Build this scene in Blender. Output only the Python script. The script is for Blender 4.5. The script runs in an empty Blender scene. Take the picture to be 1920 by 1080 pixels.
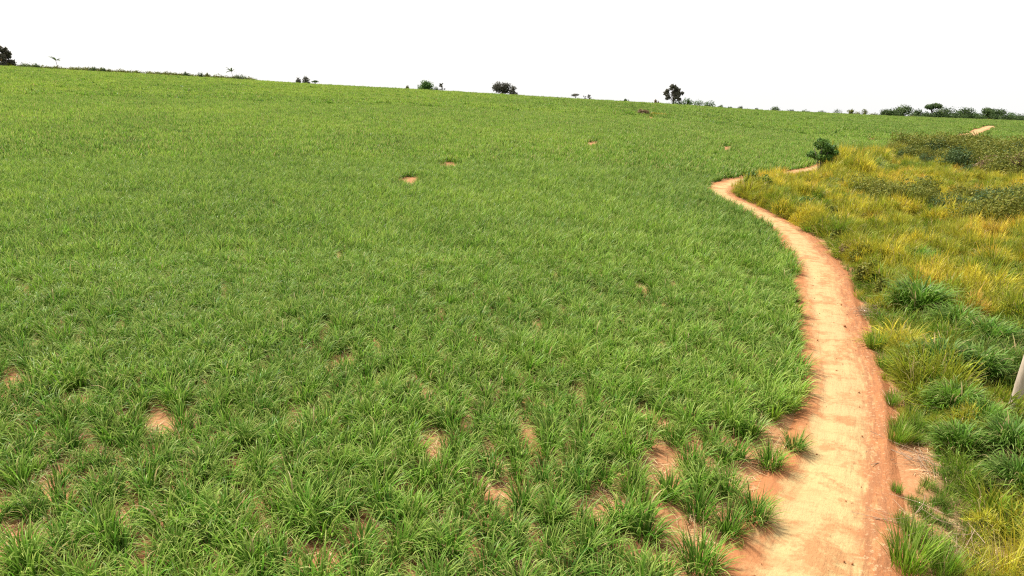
import bpy, math, random
import numpy as np
from mathutils import Vector

sc = bpy.context.scene
COL = sc.collection
PI = math.pi
R_ = math.radians

# ------------------------------------------------------------------ camera model
FPX, HC = 1297.0, 9.0
PITCH, ROLL = math.atan(335.0 / 1297.0), R_(1.5)
cp, sp = math.cos(PITCH), math.sin(PITCH)
FWD = np.array([0, cp, -sp])
R0 = np.array([1.0, 0, 0]); U0 = np.array([0, sp, cp])
RIGHT = R0 * math.cos(ROLL) + U0 * math.sin(ROLL)
UP = U0 * math.cos(ROLL) - R0 * math.sin(ROLL)
EYE = np.array([0, 0, HC])

def ray(px, py):
    return FWD * FPX + RIGHT * (px - 960.0) - UP * (py - 540.0)

def project(P):
    d = np.asarray(P) - EYE
    z = d @ FWD
    z = np.where(np.abs(z) < 1e-6, 1e-6, z)
    return 960 + FPX * (d @ RIGHT) / z, 540 - FPX * (d @ UP) / z, z

# ------------------------------------------------------------------ terrain
CREST = [(-600, 108, 480), (-200, 114, 480), (0, 124, 470), (150, 133, 450), (300, 141, 430), (460, 150, 410), (600, 159, 390), (780, 168, 370),
         (960, 178.5, 350), (1100, 187, 340), (1260, 196, 330), (1400, 206, 400), (1520, 211, 480), (1650, 217, 560),
         (1780, 222, 620), (1920, 227, 650), (2200, 233, 650), (2600, 240, 650)]
_az, _e, _R = [], [], []
for px, py, R in CREST:
    d = ray(px, py); _az.append(math.atan2(d[0], d[1])); _e.append(d[2] / math.hypot(d[0], d[1])); _R.append(R)
AZ = np.linspace(-1.5, 1.5, 601)
def _smooth(a, n):
    k = np.hanning(2 * n + 1); k /= k.sum()
    return np.convolve(np.pad(a, n, mode='edge'), k, 'valid')
TE = _smooth(np.interp(AZ, _az, _e), 9)
TR = _smooth(np.interp(AZ, _az, _R), 14)

def _profile(r, s, R):
    sp1 = (r - 40 + np.sqrt((r - 40) ** 2 + 900)) / 2 - 5
    q = lambda x: (x + np.sqrt(x * x + 2500.0)) / 2
    return s * sp1 - (s + 0.07) * (q(r - R) - q(-R))
S = np.full(601, 0.05)
_rr = np.geomspace(20, 1500, 260)[None, :]
for _ in range(40):
    m = ((_profile(_rr, S[:, None], TR[:, None]) + 0.7 - HC) / _rr).max(axis=1)
    S += (TE - m) * 0.9
def ground_h(x, y):
    x = np.asarray(x, float); y = np.asarray(y, float)
    r = np.hypot(x, y); az = np.arctan2(x, y)
    a = np.clip(az, -1.5, 1.5)
    back = np.clip((2.6 - np.abs(az)) / 1.1, 0, 1)
    h = _profile(r, np.interp(a, AZ, S), np.interp(a, AZ, TR)) * back
    u = np.clip(1 - r / 150, 0, 1) * np.clip(r / 12, 0, 1)
    h = h + u * (0.10 * np.sin(x * 0.21 + 1.0) * np.sin(y * 0.17 + 0.4) + 0.05 * np.sin(x * 0.43 + y * 0.31))
    return np.maximum(h, -60)

_ts = np.geomspace(5, 2500, 900)
def pix(px, py, hh=0.0):
    """photo pixel -> point on the terrain (raised by hh)"""
    d = ray(px, py); d = d / math.hypot(d[0], d[1])
    P = EYE + _ts[:, None] * d
    g = P[:, 2] - ground_h(P[:, 0], P[:, 1]) - hh
    i = np.argmax(g < 0)
    if i == 0: i = len(_ts) - 1
    a, b = _ts[i - 1], _ts[i]
    for _ in range(20):
        m = (a + b) / 2; p = EYE + m * d
        if p[2] - ground_h(p[0], p[1]) - hh < 0: b = m
        else: a = m
    p = EYE + a * d
    return np.array([p[0], p[1], float(ground_h(p[0], p[1]))])

def at_dist(px, py, R):
    d = ray(px, py); az = math.atan2(d[0], d[1])
    x, y = R * math.sin(az), R * math.cos(az)
    return np.array([x, y, float(ground_h(x, y))])

# ------------------------------------------------------------------ small noise lib
def _hash(ix, iy, seed):
    n = (ix.astype(np.int64) * 374761393 + iy.astype(np.int64) * 668265263 + seed * 974634777) & 0xffffffff
    n = ((n ^ (n >> 13)) * 1274126177) & 0xffffffff
    return ((n ^ (n >> 16)) & 0xffff) / 65535.0
def vnoise(x, y, seed=0):
    x = np.asarray(x, float); y = np.asarray(y, float)
    ix, iy = np.floor(x), np.floor(y); fx, fy = x - ix, y - iy
    fx = fx * fx * (3 - 2 * fx); fy = fy * fy * (3 - 2 * fy)
    a = _hash(ix, iy, seed); b = _hash(ix + 1, iy, seed); c = _hash(ix, iy + 1, seed); d = _hash(ix + 1, iy + 1, seed)
    return (a * (1 - fx) + b * fx) * (1 - fy) + (c * (1 - fx) + d * fx) * fy
def fbm(x, y, seed=0):
    return (vnoise(x, y, seed) + 0.5 * vnoise(x * 2.1, y * 2.1, seed + 7) + 0.25 * vnoise(x * 4.3, y * 4.3, seed + 13)) / 1.75

def in_poly(px, py, poly):
    c = np.zeros(np.shape(px), bool); n = len(poly)
    for i in range(n):
        x0, y0 = poly[i]; x1, y1 = poly[(i + 1) % n]
        hit = ((y0 > py) != (y1 > py))
        with np.errstate(divide='ignore', invalid='ignore'):
            xx = (x1 - x0) * (py - y0) / ((y1 - y0) if y1 != y0 else 1e-9) + x0
        c ^= hit & (px < xx)
    return c
def smoothstep(a, b, x):
    t = np.clip((x - a) / (b - a), 0, 1); return t * t * (3 - 2 * t)

# ------------------------------------------------------------------ materials
def new_mat(name):
    m = bpy.data.materials.new(name); m.use_nodes = True
    nt = m.node_tree; nt.nodes.clear()
    out = nt.nodes.new('ShaderNodeOutputMaterial')
    return m, nt, out
def N(nt, t, **kw):
    n = nt.nodes.new(t)
    for k, v in kw.items():
        if k.startswith('i_'):
            key = k[2:]; key = int(key) if key.isdigit() else key
            n.inputs[key].default_value = v
        else: setattr(n, k, v)
    return n
def ramp(nt, fac, stops, interp='LINEAR'):
    n = nt.nodes.new('ShaderNodeValToRGB'); cr = n.color_ramp; cr.interpolation = interp
    while len(cr.elements) > 1: cr.elements.remove(cr.elements[-1])
    cr.elements[0].position, cr.elements[0].color = stops[0][0], (*stops[0][1], 1)
    for p, c in stops[1:]:
        e = cr.elements.new(p); e.color = (*c, 1)
    nt.links.new(fac, n.inputs[0]); return n.outputs[0]
def mth(nt, op, a, b=None, c=None, clamp=False):
    n = nt.nodes.new('ShaderNodeMath'); n.operation = op; n.use_clamp = clamp
    for i, v in enumerate((a, b, c)):
        if v is None: continue
        if isinstance(v, (int, float)): n.inputs[i].default_value = v
        else: nt.links.new(v, n.inputs[i])
    return n.outputs[0]
def mixc(nt, fac, a, b, mode='MIX'):
    n = nt.nodes.new('ShaderNodeMix'); n.data_type = 'RGBA'; n.blend_type = mode; n.clamp_factor = True
    for s, v in ((0, fac), (6, a), (7, b)):
        if isinstance(v, (int, float)): n.inputs[s].default_value = v
        elif isinstance(v, tuple): n.inputs[s].default_value = (*v, 1)
        else: nt.links.new(v, n.inputs[s])
    return n.outputs[2]
def attr(nt, name, inst=False):
    n = nt.nodes.new('ShaderNodeAttribute'); n.attribute_name = name
    n.attribute_type = 'INSTANCER' if inst else 'GEOMETRY'
    return n.outputs['Fac']
def leaf_shader(nt, out, col, transl=0.35, rough=0.45, spec=0.35, tcol=None):
    b = N(nt, 'ShaderNodeBsdfPrincipled', i_Roughness=rough)
    b.inputs['Specular IOR Level'].default_value = spec
    nt.links.new(col, b.inputs['Base Color'])
    t = N(nt, 'ShaderNodeBsdfTranslucent')
    nt.links.new(tcol if tcol is not None else col, t.inputs[0])
    mx = N(nt, 'ShaderNodeMixShader', i_0=transl)
    nt.links.new(b.outputs[0], mx.inputs[1]); nt.links.new(t.outputs[0], mx.inputs[2])
    nt.links.new(mx.outputs[0], out.inputs[0])

def grass_mat(name, stops, dry=(0.42, 0.33, 0.15), dry_at=0.93, tip=(0.30, 0.36, 0.12), tipamt=0.5, spec=0.35, val=(0.7, 0.6), rough=0.45):
    """tint (per clump) walks the ramp; rnd (per blade) varies value and makes some blades dead; tips are paler"""
    m, nt, out = new_mat(name)
    tint = attr(nt, 'tint', True); rnd = attr(nt, 'rnd'); al = attr(nt, 'along')
    c = ramp(nt, tint, stops)
    v = mth(nt, 'MULTIPLY_ADD', rnd, val[1], val[0])
    hs = N(nt, 'ShaderNodeHueSaturation'); nt.links.new(c, hs.inputs['Color']); nt.links.new(v, hs.inputs['Value'])
    h = mth(nt, 'MULTIPLY_ADD', mth(nt, 'FRACT', mth(nt, 'MULTIPLY', rnd, 7.31)), 0.03, 0.485)
    nt.links.new(h, hs.inputs['Hue'])
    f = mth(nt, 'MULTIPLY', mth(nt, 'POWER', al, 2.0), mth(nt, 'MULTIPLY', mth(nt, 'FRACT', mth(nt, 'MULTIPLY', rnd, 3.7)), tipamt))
    c2 = mixc(nt, f, hs.outputs[0], tip)  # tip yellowing, plus blade highlights put into the colour in place of gloss
    c3 = mixc(nt, mth(nt, 'GREATER_THAN', rnd, dry_at), c2, dry)
    leaf_shader(nt, out, c3, 0.35, rough, spec)
    return m

GREEN = [(0, (0.048, 0.165, 0.011)), (0.5, (0.106, 0.254, 0.014)), (1, (0.225, 0.350, 0.028))]
WILD = [(0, (0.035, 0.100, 0.016)), (0.2, (0.080, 0.210, 0.014)), (0.4, (0.200, 0.270, 0.016)), (0.6, (0.360, 0.360, 0.026)),
        (0.8, (0.640, 0.530, 0.040)), (1, (0.600, 0.400, 0.065))]
SCRUBC = [(0, (0.060, 0.095, 0.018)), (0.4, (0.125, 0.145, 0.022)), (0.7, (0.190, 0.195, 0.030)), (1, (0.270, 0.220, 0.050))]
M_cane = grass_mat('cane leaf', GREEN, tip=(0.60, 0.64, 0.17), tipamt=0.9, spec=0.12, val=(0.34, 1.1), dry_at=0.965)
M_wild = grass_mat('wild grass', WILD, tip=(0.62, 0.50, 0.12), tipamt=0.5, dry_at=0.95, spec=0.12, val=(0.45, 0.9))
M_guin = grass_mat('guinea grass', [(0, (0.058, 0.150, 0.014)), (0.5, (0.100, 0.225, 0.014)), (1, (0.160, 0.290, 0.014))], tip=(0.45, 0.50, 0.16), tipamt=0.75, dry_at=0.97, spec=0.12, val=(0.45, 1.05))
M_leafs = {}
def tree_leaf(name, stops, spec=0.08):
    if name in M_leafs: return M_leafs[name]
    m, nt, out = new_mat(name)
    rnd = attr(nt, 'rnd'); cl = attr(nt, 'along')
    c = ramp(nt, mth(nt, 'MULTIPLY_ADD', rnd, 0.55, mth(nt, 'MULTIPLY', cl, 0.45)), stops)
    leaf_shader(nt, out, c, 0.25, 0.5, spec)
    M_leafs[name] = m; return m
DARKG = [(0, (0.036, 0.064, 0.024)), (0.5, (0.066, 0.108, 0.034)), (1, (0.130, 0.180, 0.055))]
MIDG = [(0, (0.036, 0.085, 0.018)), (0.5, (0.070, 0.150, 0.026)), (1, (0.140, 0.230, 0.040))]
GREY = [(0, (0.055, 0.056, 0.044)), (0.5, (0.100, 0.096, 0.072)), (1, (0.170, 0.160, 0.115))]
OLIVE = SCRUBC
BROWN = [(0, (0.110, 0.072, 0.038)), (0.5, (0.200, 0.140, 0.070)), (1, (0.320, 0.240, 0.110))]
YELLOW = [(0, (0.20, 0.16, 0.025)), (0.5, (0.34, 0.26, 0.035)), (1, (0.50, 0.36, 0.05))]
ML = {k: tree_leaf('leaves ' + k, v) for k, v in dict(dark=DARKG, mid=MIDG, grey=GREY, olive=OLIVE, brown=BROWN, yellow=YELLOW).items()}

def bark_mat(name, a, b, scale=9):
    m, nt, out = new_mat(name)
    tc = N(nt, 'ShaderNodeTexCoord'); mp = N(nt, 'ShaderNodeMapping'); mp.inputs['Scale'].default_value = (1, 1, 0.15)
    nt.links.new(tc.outputs['Object'], mp.inputs[0])
    nz = N(nt, 'ShaderNodeTexNoise', i_Scale=scale, i_Detail=6.0, i_Roughness=0.65); nt.links.new(mp.outputs[0], nz.inputs[0])
    c = ramp(nt, nz.outputs[0], [(0.3, a), (0.7, b)])
    p = N(nt, 'ShaderNodeBsdfPrincipled', i_Roughness=0.85); nt.links.new(c, p.inputs['Base Color'])
    bp = N(nt, 'ShaderNodeBump', i_Strength=0.5, i_Distance=0.02); nt.links.new(nz.outputs[0], bp.inputs['Height']); nt.links.new(bp.outputs[0], p.inputs['Normal'])
    nt.links.new(p.outputs[0], out.inputs[0]); return m
M_bark = bark_mat('bark', (0.055, 0.042, 0.032), (0.14, 0.11, 0.085), 6)
M_pole = bark_mat('weathered pole wood', (0.30, 0.235, 0.17), (0.52, 0.43, 0.33), 9)
M_post = bark_mat('dark post wood', (0.035, 0.026, 0.02), (0.09, 0.065, 0.05), 14)
M_twig = bark_mat('dead twigs', (0.16, 0.10, 0.06), (0.42, 0.30, 0.19), 20)

def soil_mat():
    m, nt, out = new_mat('red soil')
    geo = N(nt, 'ShaderNodeNewGeometry')
    def noise(s, d=5.0, r=0.6):
        n = N(nt, 'ShaderNodeTexNoise', i_Scale=s, i_Detail=d, i_Roughness=r); nt.links.new(geo.outputs['Position'], n.inputs[0]); return n.outputs[0]
    n1, n2, n3 = noise(0.35), noise(2.2), noise(14, 6)
    c = ramp(nt, mth(nt, 'MULTIPLY_ADD', n2, 0.5, mth(nt, 'MULTIPLY', n1, 0.5)), [(0.3, (0.22, 0.092, 0.04)), (0.5, (0.30, 0.135, 0.06)), (0.7, (0.37, 0.20, 0.095))])
    c = mixc(nt, mth(nt, 'MULTIPLY', ramp(nt, n3, [(0.45, (0, 0, 0)), (0.65, (1, 1, 1))]), 0.45), c, (0.36, 0.24, 0.12))
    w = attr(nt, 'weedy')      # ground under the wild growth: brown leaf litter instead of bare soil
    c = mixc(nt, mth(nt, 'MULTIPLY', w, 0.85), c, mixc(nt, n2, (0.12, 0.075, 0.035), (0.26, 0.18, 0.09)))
    p = N(nt, 'ShaderNodeBsdfPrincipled', i_Roughness=0.95); p.inputs['Specular IOR Level'].default_value = 0.1
    nt.links.new(c, p.inputs['Base Color'])
    bp = N(nt, 'ShaderNodeBump', i_Strength=0.6, i_Distance=0.05); nt.links.new(n3, bp.inputs['Height']); nt.links.new(bp.outputs[0], p.inputs['Normal'])
    nt.links.new(p.outputs[0], out.inputs[0]); return m
M_soil = soil_mat()

def path_mat():
    m, nt, out = new_mat('sandy track')
    u = attr(nt, 'u'); v = attr(nt, 'v')
    geo = N(nt, 'ShaderNodeNewGeometry')
    def noise(s, d=5.0, r=0.6, vec=None):
        n = N(nt, 'ShaderNodeTexNoise', i_Scale=s, i_Detail=d, i_Roughness=r); nt.links.new(vec or geo.outputs['Position'], n.inputs[0]); return n.outputs[0]
    cx = N(nt, 'ShaderNodeCombineXYZ'); nt.links.new(mth(nt, 'MULTIPLY', u, 1.7), cx.inputs[0]); nt.links.new(mth(nt, 'MULTIPLY', v, 0.22), cx.inputs[1])
    cx2 = N(nt, 'ShaderNodeCombineXYZ'); nt.links.new(mth(nt, 'MULTIPLY', u, 0.55), cx2.inputs[0]); nt.links.new(mth(nt, 'MULTIPLY', v, 1.0), cx2.inputs[1])
    long_n = noise(2.6, 5, 0.6, cx.outputs[0])      # streaks along the track (wheels)
    cross_n = noise(1.6, 6, 0.65, cx2.outputs[0])   # scuffs across it
    big, fine = noise(0.45, 4), noise(9, 7, 0.7)
    au = mth(nt, 'ABSOLUTE', mth(nt, 'ADD', u, 0.06))
    e = mth(nt, 'ADD', au, mth(nt, 'MULTIPLY', mth(nt, 'SUBTRACT', long_n, 0.5), 0.75))
    e = mth(nt, 'ADD', e, mth(nt, 'MULTIPLY', mth(nt, 'SUBTRACT', big, 0.5), 0.55))
    e = mth(nt, 'ADD', e, mth(nt, 'MULTIPLY', mth(nt, 'SUBTRACT', noise(3.2, 8, 0.75), 0.5), 0.7))
    edge = ramp(nt, e, [(0.34, (0, 0, 0)), (0.80, (1, 1, 1))], 'EASE')
    cream = mixc(nt, fine, (0.34, 0.250, 0.112), (0.42, 0.325, 0.152))
    pinkish = ramp(nt, noise(0.11, 2), [(0.42, (0, 0, 0)), (0.6, (1, 1, 1))])
    far_v = ramp(nt, mth(nt, 'DIVIDE', v, 400.0), [(0.3, (0, 0, 0)), (0.5, (1, 1, 1))])
    cream = mixc(nt, mth(nt, 'MULTIPLY', pinkish, 0.7), cream, mixc(nt, fine, (0.36, 0.220, 0.105), (0.43, 0.280, 0.140)))
    orange = mixc(nt, fine, (0.29, 0.108, 0.042), (0.35, 0.155, 0.066))
    c = mixc(nt, mth(nt, 'MULTIPLY', edge, mth(nt, 'MULTIPLY_ADD', far_v, -0.65, 1.0)), cream, orange)
    sc_ = ramp(nt, mth(nt, 'MULTIPLY_ADD', cross_n, 0.75, mth(nt, 'MULTIPLY', fine, 0.25)), [(0.50, (0, 0, 0)), (0.66, (1, 1, 1))])
    c = mixc(nt, mth(nt, 'MULTIPLY', sc_, 0.62), c, (0.33, 0.14, 0.058))
    c = mixc(nt, mth(nt, 'MULTIPLY', ramp(nt, noise(1.0, 7, 0.7), [(0.50, (0, 0, 0)), (0.60, (1, 1, 1))]), 0.72), c, orange)
    c = mixc(nt, mth(nt, 'MULTIPLY', ramp(nt, noise(22, 4, 0.8), [(0.60, (0, 0, 0)), (0.70, (1, 1, 1))]), 0.5), c, (0.26, 0.12, 0.055))
    cx3 = N(nt, 'ShaderNodeCombineXYZ'); nt.links.new(mth(nt, 'MULTIPLY', u, 5.0), cx3.inputs[0]); nt.links.new(mth(nt, 'MULTIPLY', v, 0.5), cx3.inputs[1])
    rutn = noise(1.6, 8, 0.75, cx3.outputs[0])
    band = ramp(nt, mth(nt, 'MULTIPLY_ADD', u, 0.5, 0.5), [(0.66, (0, 0, 0)), (0.78, (1, 1, 1)), (0.92, (1, 1, 1)), (0.97, (0, 0, 0))])
    c = mixc(nt, mth(nt, 'MULTIPLY', mth(nt, 'MULTIPLY', band, ramp(nt, rutn, [(0.44, (0, 0, 0)), (0.54, (1, 1, 1))])), 0.85), c, (0.24, 0.105, 0.048))
    c = mixc(nt, mth(nt, 'MULTIPLY', mth(nt, 'MULTIPLY', band, ramp(nt, fine, [(0.56, (0, 0, 0)), (0.62, (1, 1, 1))])), 0.6), c, (0.46, 0.32, 0.18))
    p = N(nt, 'ShaderNodeBsdfPrincipled', i_Roughness=0.95); p.inputs['Specular IOR Level'].default_value = 0.1
    nt.links.new(c, p.inputs['Base Color'])
    hgt = mth(nt, 'ADD', mth(nt, 'MULTIPLY', fine, 0.5), mth(nt, 'ADD', cross_n, long_n))
    bp = N(nt, 'ShaderNodeBump', i_Strength=0.8, i_Distance=0.09); nt.links.new(hgt, bp.inputs['Height']); nt.links.new(bp.outputs[0], p.inputs['Normal'])
    nt.links.new(p.outputs[0], out.inputs[0]); return m
M_path = path_mat()

# ------------------------------------------------------------------ mesh helpers
def mesh(name, V, F, mat=None, attrs=None, smooth=False):
    me = bpy.data.meshes.new(name)
    V = np.asarray(V, np.float32); F = np.asarray(F, np.int32)
    me.vertices.add(len(V)); me.vertices.foreach_set('co', V.ravel())
    if len(F):
        k = F.shape[1]
        me.loops.add(F.size); me.loops.foreach_set('vertex_index', F.ravel())
        me.polygons.add(len(F)); me.polygons.foreach_set('loop_start', np.arange(0, F.size, k, dtype=np.int32))
        if smooth: me.polygons.foreach_set('use_smooth', np.ones(len(F), bool))
    for k, a in (attrs or {}).items():
        at = me.attributes.new(k, 'FLOAT', 'POINT'); at.data.foreach_set('value', np.asarray(a, np.float32))
    me.update(calc_edges=True); me.validate()
    if mat: me.materials.append(mat)
    return me
def link(name, data, parent=None, loc=(0, 0, 0), rz=0):
    o = bpy.data.objects.new(name, data); COL.objects.link(o)
    o.location = [float(v) for v in loc]; o.rotation_euler = (0, 0, rz)
    if parent: o.parent = parent
    return o
def tag(o, label=None, cat=None, group=None, kind=None):
    for k, v in (('label', label), ('category', cat), ('group', group), ('kind', kind)):
        if v: o[k] = v
    return o

def blades(n, seed, L=(0.7, 1.1), W=(0.018, 0.03), rad=0.18, tilt=(5, 45), bend=(0.5, 1.6), segs=4, lean=None, area=None, base=None):
    """n arching tapered leaf blades; returns V, F(quads), along, rnd"""
    g = np.random.default_rng(seed)
    ph = g.uniform(0, 2 * PI, n); rr = np.sqrt(g.uniform(0, 1, n)) * rad
    if area:
        bx = g.uniform(-area, area, n); by = g.uniform(-area, area, n)
    else:
        pb = ph + g.normal(0, 0.7, n)
        bx, by = rr * np.cos(pb), rr * np.sin(pb)
    ln = g.uniform(*L, n); w = g.uniform(*W, n)
    t0 = np.radians(g.uniform(*tilt, n)); bd = g.uniform(*bend, n)
    rnd = g.uniform(0, 1, n)
    side = np.stack([-np.sin(ph), np.cos(ph), np.zeros(n)], 1)
    tw = g.normal(0, 0.35, n)
    V = np.zeros((n, segs + 1, 2, 3)); pos = np.stack([bx, by, np.zeros(n) if base is None else base(bx, by)], 1)
    for k in range(segs + 1):
        s = k / segs
        wid = w * (0.55 + 0.9 * s if s < 0.45 else (1 - s) / 0.55 * 0.95 + 0.05) * 0.5
        a = t0 + bd * s * s
        dirv = np.stack([np.sin(a) * np.cos(ph), np.sin(a) * np.sin(ph), np.cos(a)], 1)
        up = np.cross(side, dirv)
        sd = side * np.cos(tw * s)[:, None] + up * np.sin(tw * s)[:, None]
        V[:, k, 0] = pos - sd * wid[:, None]; V[:, k, 1] = pos + sd * wid[:, None]
        pos = pos + dirv * (ln / segs)[:, None]
    idx = np.arange(n * (segs + 1) * 2).reshape(n, segs + 1, 2)
    F = np.stack([idx[:, :-1, 0], idx[:, :-1, 1], idx[:, 1:, 1], idx[:, 1:, 0]], -1).reshape(-1, 4)
    al = np.broadcast_to((np.arange(segs + 1) / segs)[None, :, None], (n, segs + 1, 2)).ravel()
    rd = np.broadcast_to(rnd[:, None, None], (n, segs + 1, 2)).ravel()
    return V.reshape(-1, 3), F, al, rd
def cat_geo(parts):
    V, F, A, Rn, o = [], [], [], [], 0
    for v, f, a, r in parts:
        V.append(v); F.append(f + o); A.append(a); Rn.append(r); o += len(v)
    return np.concatenate(V), np.concatenate(F), np.concatenate(A), np.concatenate(Rn)
def blade_mesh(name, geo, mat):
    V, F, a, r = geo
    return mesh(name, V, F, mat, {'along': a, 'rnd': r}, smooth=True)
def src(name, me):          # an unlinked source for the scatter
    return bpy.data.objects.new(name, me)

def leaf_cloud(blobs, n, size, seed, flat=0.0, shell=0.55):
    """n small leaf quads spread through ellipsoid blobs (cx,cy,cz,rx,ry,rz)"""
    g = np.random.default_rng(seed)
    b = np.array(blobs, float)
    vol = (b[:, 3] * b[:, 4] * b[:, 5]) ** (2 / 3); pick = g.choice(len(b), n, p=vol / vol.sum())
    d = g.normal(size=(n, 3)); d /= np.linalg.norm(d, axis=1)[:, None]
    rad = shell + (1 - shell) * g.uniform(0, 1, n) ** 0.5
    rad = rad * (1 + 0.22 * g.normal(size=n))
    c = b[pick, :3] + d * rad[:, None] * b[pick, 3:6]
    nrm = d + g.normal(size=(n, 3)) * 0.8; nrm[:, 2] += 0.5 + flat; nrm /= np.linalg.norm(nrm, axis=1)[:, None]
    t = np.cross(nrm, g.normal(size=(n, 3))); t /= np.linalg.norm(t, axis=1)[:, None]
    q = np.cross(nrm, t)
    s = size * g.uniform(0.6, 1.4, n)[:, None]
    V = np.stack([c - t * s, c + q * s * 0.55, c + t * s, c - q * s * 0.55], 1).reshape(-1, 3)
    F = np.arange(n * 4).reshape(-1, 4)
    blobv = g.uniform(0, 1, len(b))[pick]
    return V, F, np.repeat(blobv, 4), np.repeat(g.uniform(0, 1, n), 4)

def tubes(lines, seg=6):
    """lines: list of [(x,y,z,r),...] -> V,F quads"""
    V, F, o = [], [], 0
    for ln in lines:
        P = np.array([p[:3] for p in ln], float); rr = [p[3] for p in ln]
        for i, p in enumerate(P):
            d = P[min(i + 1, len(P) - 1)] - P[max(i - 1, 0)]; d = d / (np.linalg.norm(d) + 1e-9)
            a = np.cross(d, [0.31, 0.95, 0.07]); a /= np.linalg.norm(a); b = np.cross(d, a)
            for k in range(seg):
                t = 2 * PI * k / seg; V.append(p + rr[i] * (a * math.cos(t) + b * math.sin(t)))
        for i in range(len(P) - 1):
            for k in range(seg):
                k2 = (k + 1) % seg; F.append((o + i * seg + k, o + i * seg + k2, o + (i + 1) * seg + k2, o + (i + 1) * seg + k))
        V.append(P[-1] + 0); c = len(V) - 1
        for k in range(0, seg, 2): F.append((o + (len(P) - 1) * seg + k, o + (len(P) - 1) * seg + (k + 1) % seg, o + (len(P) - 1) * seg + (k + 2) % seg, c))
        o = len(V)
    return np.array(V), np.array(F)

# ------------------------------------------------------------------ scatter (stuff): geometry nodes on a point mesh
def scatter(name, sources, P, rot, scl, idx, tint, label, cat, kind='stuff'):
    me = mesh(name, P, np.zeros((0, 4), np.int32))
    n = len(P)
    for k, a in (('rot', rot), ('scl', scl)):
        at = me.attributes.new(k, 'FLOAT_VECTOR', 'POINT'); at.data.foreach_set('vector', np.asarray(a, np.float32).ravel())
    at = me.attributes.new('tint', 'FLOAT', 'POINT'); at.data.foreach_set('value', np.asarray(tint, np.float32))
    at = me.attributes.new('idx', 'INT', 'POINT'); at.data.foreach_set('value', np.asarray(idx, np.int32))
    o = link(name, me)
    ng = bpy.data.node_groups.new(name + ' scatter', 'GeometryNodeTree')
    ng.interface.new_socket('Geometry', in_out='INPUT', socket_type='NodeSocketGeometry')
    ng.interface.new_socket('Geometry', in_out='OUTPUT', socket_type='NodeSocketGeometry')
    gi, go = ng.nodes.new('NodeGroupInput'), ng.nodes.new('NodeGroupOutput')
    ip = ng.nodes.new('GeometryNodeInstanceOnPoints'); jn = ng.nodes.new('GeometryNodeJoinGeometry')
    for s in reversed(sources):       # join keeps last-linked first
        oi = ng.nodes.new('GeometryNodeObjectInfo'); oi.inputs['Object'].default_value = s
        gt = ng.nodes.new('GeometryNodeGeometryToInstance')
        ng.links.new(oi.outputs['Geometry'], gt.inputs[0]); ng.links.new(gt.outputs[0], jn.inputs[0])
    def na(nm, ty):
        a = ng.nodes.new('GeometryNodeInputNamedAttribute'); a.data_type = ty; a.inputs[0].default_value = nm; return a.outputs[0]
    er = ng.nodes.new('FunctionNodeEulerToRotation')
    ng.links.new(na('rot', 'FLOAT_VECTOR'), er.inputs[0])
    ng.links.new(gi.outputs[0], ip.inputs['Points']); ng.links.new(jn.outputs[0], ip.inputs['Instance'])
    ip.inputs['Pick Instance'].default_value = True
    ng.links.new(na('idx', 'INT'), ip.inputs['Instance Index'])
    ng.links.new(er.outputs[0], ip.inputs['Rotation']); ng.links.new(na('scl', 'FLOAT_VECTOR'), ip.inputs['Scale'])
    ng.links.new(ip.outputs[0], go.inputs[0])
    md = o.modifiers.new('scatter', 'NODES'); md.node_group = ng
    return tag(o, label, cat, None, kind)

# ------------------------------------------------------------------ track geometry
PL = [(1345, 1130), (1362, 1078), (1392, 999), (1440, 930), (1494, 842), (1508, 782), (1510, 735), (1520, 705), (1512, 671), (1506, 616), (1506, 590), (1494, 547), (1499, 513),
      (1481, 480), (1468, 447), (1437, 423), (1412, 403), (1375, 383), (1343, 371), (1329, 359), (1337, 347), (1366, 339), (1420, 330.5), (1480, 322), (1512, 317)]
PR = [(1650, 1130), (1662, 1080), (1680, 999), (1668, 930), (1658, 842), (1656, 782), (1656, 735), (1648, 705), (1634, 671), (1618, 616), (1608, 590), (1594, 547), (1586, 513),
      (1556, 480), (1528, 447), (1493, 423), (1446, 403), (1408, 383), (1381, 372), (1367, 361), (1382, 349), (1410, 342), (1455, 333.5), (1500, 326), (1530, 321)]
Lw = np.array([pix(*p) for p in PL]); Rw = np.array([pix(*p) for p in PR])
mid = (Lw + Rw) / 2; hw = np.linalg.norm(Rw[:, :2] - Lw[:, :2], axis=1) / 2
hw = np.clip(hw, 1.3, 2.6)
far = np.array([pix(*p) for p in [(1600, 302), (1700, 280), (1800, 260.5), (1828, 249.5), (1846, 242), (1857, 238)]])
fin = far[-1] + (far[-1] - far[-2]) * 0.4
d0 = (mid[0] - mid[1]); d0 = d0 / np.linalg.norm(d0[:2])
pre = np.array([mid[0] + d0 * k for k in (30, 8)])
CL = np.concatenate([pre, mid, far, fin[None]])[:, :2]
HW = np.concatenate([[1.75, 1.75], hw, np.full(len(far) + 1, 1.8)])
seg = np.linalg.norm(np.diff(CL, axis=0), axis=1); arc = np.concatenate([[0], np.cumsum(seg)])
def catmull(ts):
    # smooth resample: dense linear then hann-smoothed
    td = np.arange(0, arc[-1], 0.25)
    xs, ys, hs = (np.interp(td, arc, a) for a in (CL[:, 0], CL[:, 1], HW))
    n = 9
    xs, ys, hs = (_smooth(a, n) for a in (xs, ys, hs))
    return [np.interp(ts, td, a) for a in (xs, ys, hs)]
tv = np.concatenate([np.arange(0, 110, 0.25), np.arange(110, 180, 0.5), np.arange(180, arc[-1] - 0.5, 3.0)])
cxs, cys, chs = catmull(tv)
tx, ty = np.gradient(cxs), np.gradient(cys); tl = np.hypot(tx, ty); nx, ny = ty / tl, -tx / tl     # +n = right hand side

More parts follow.
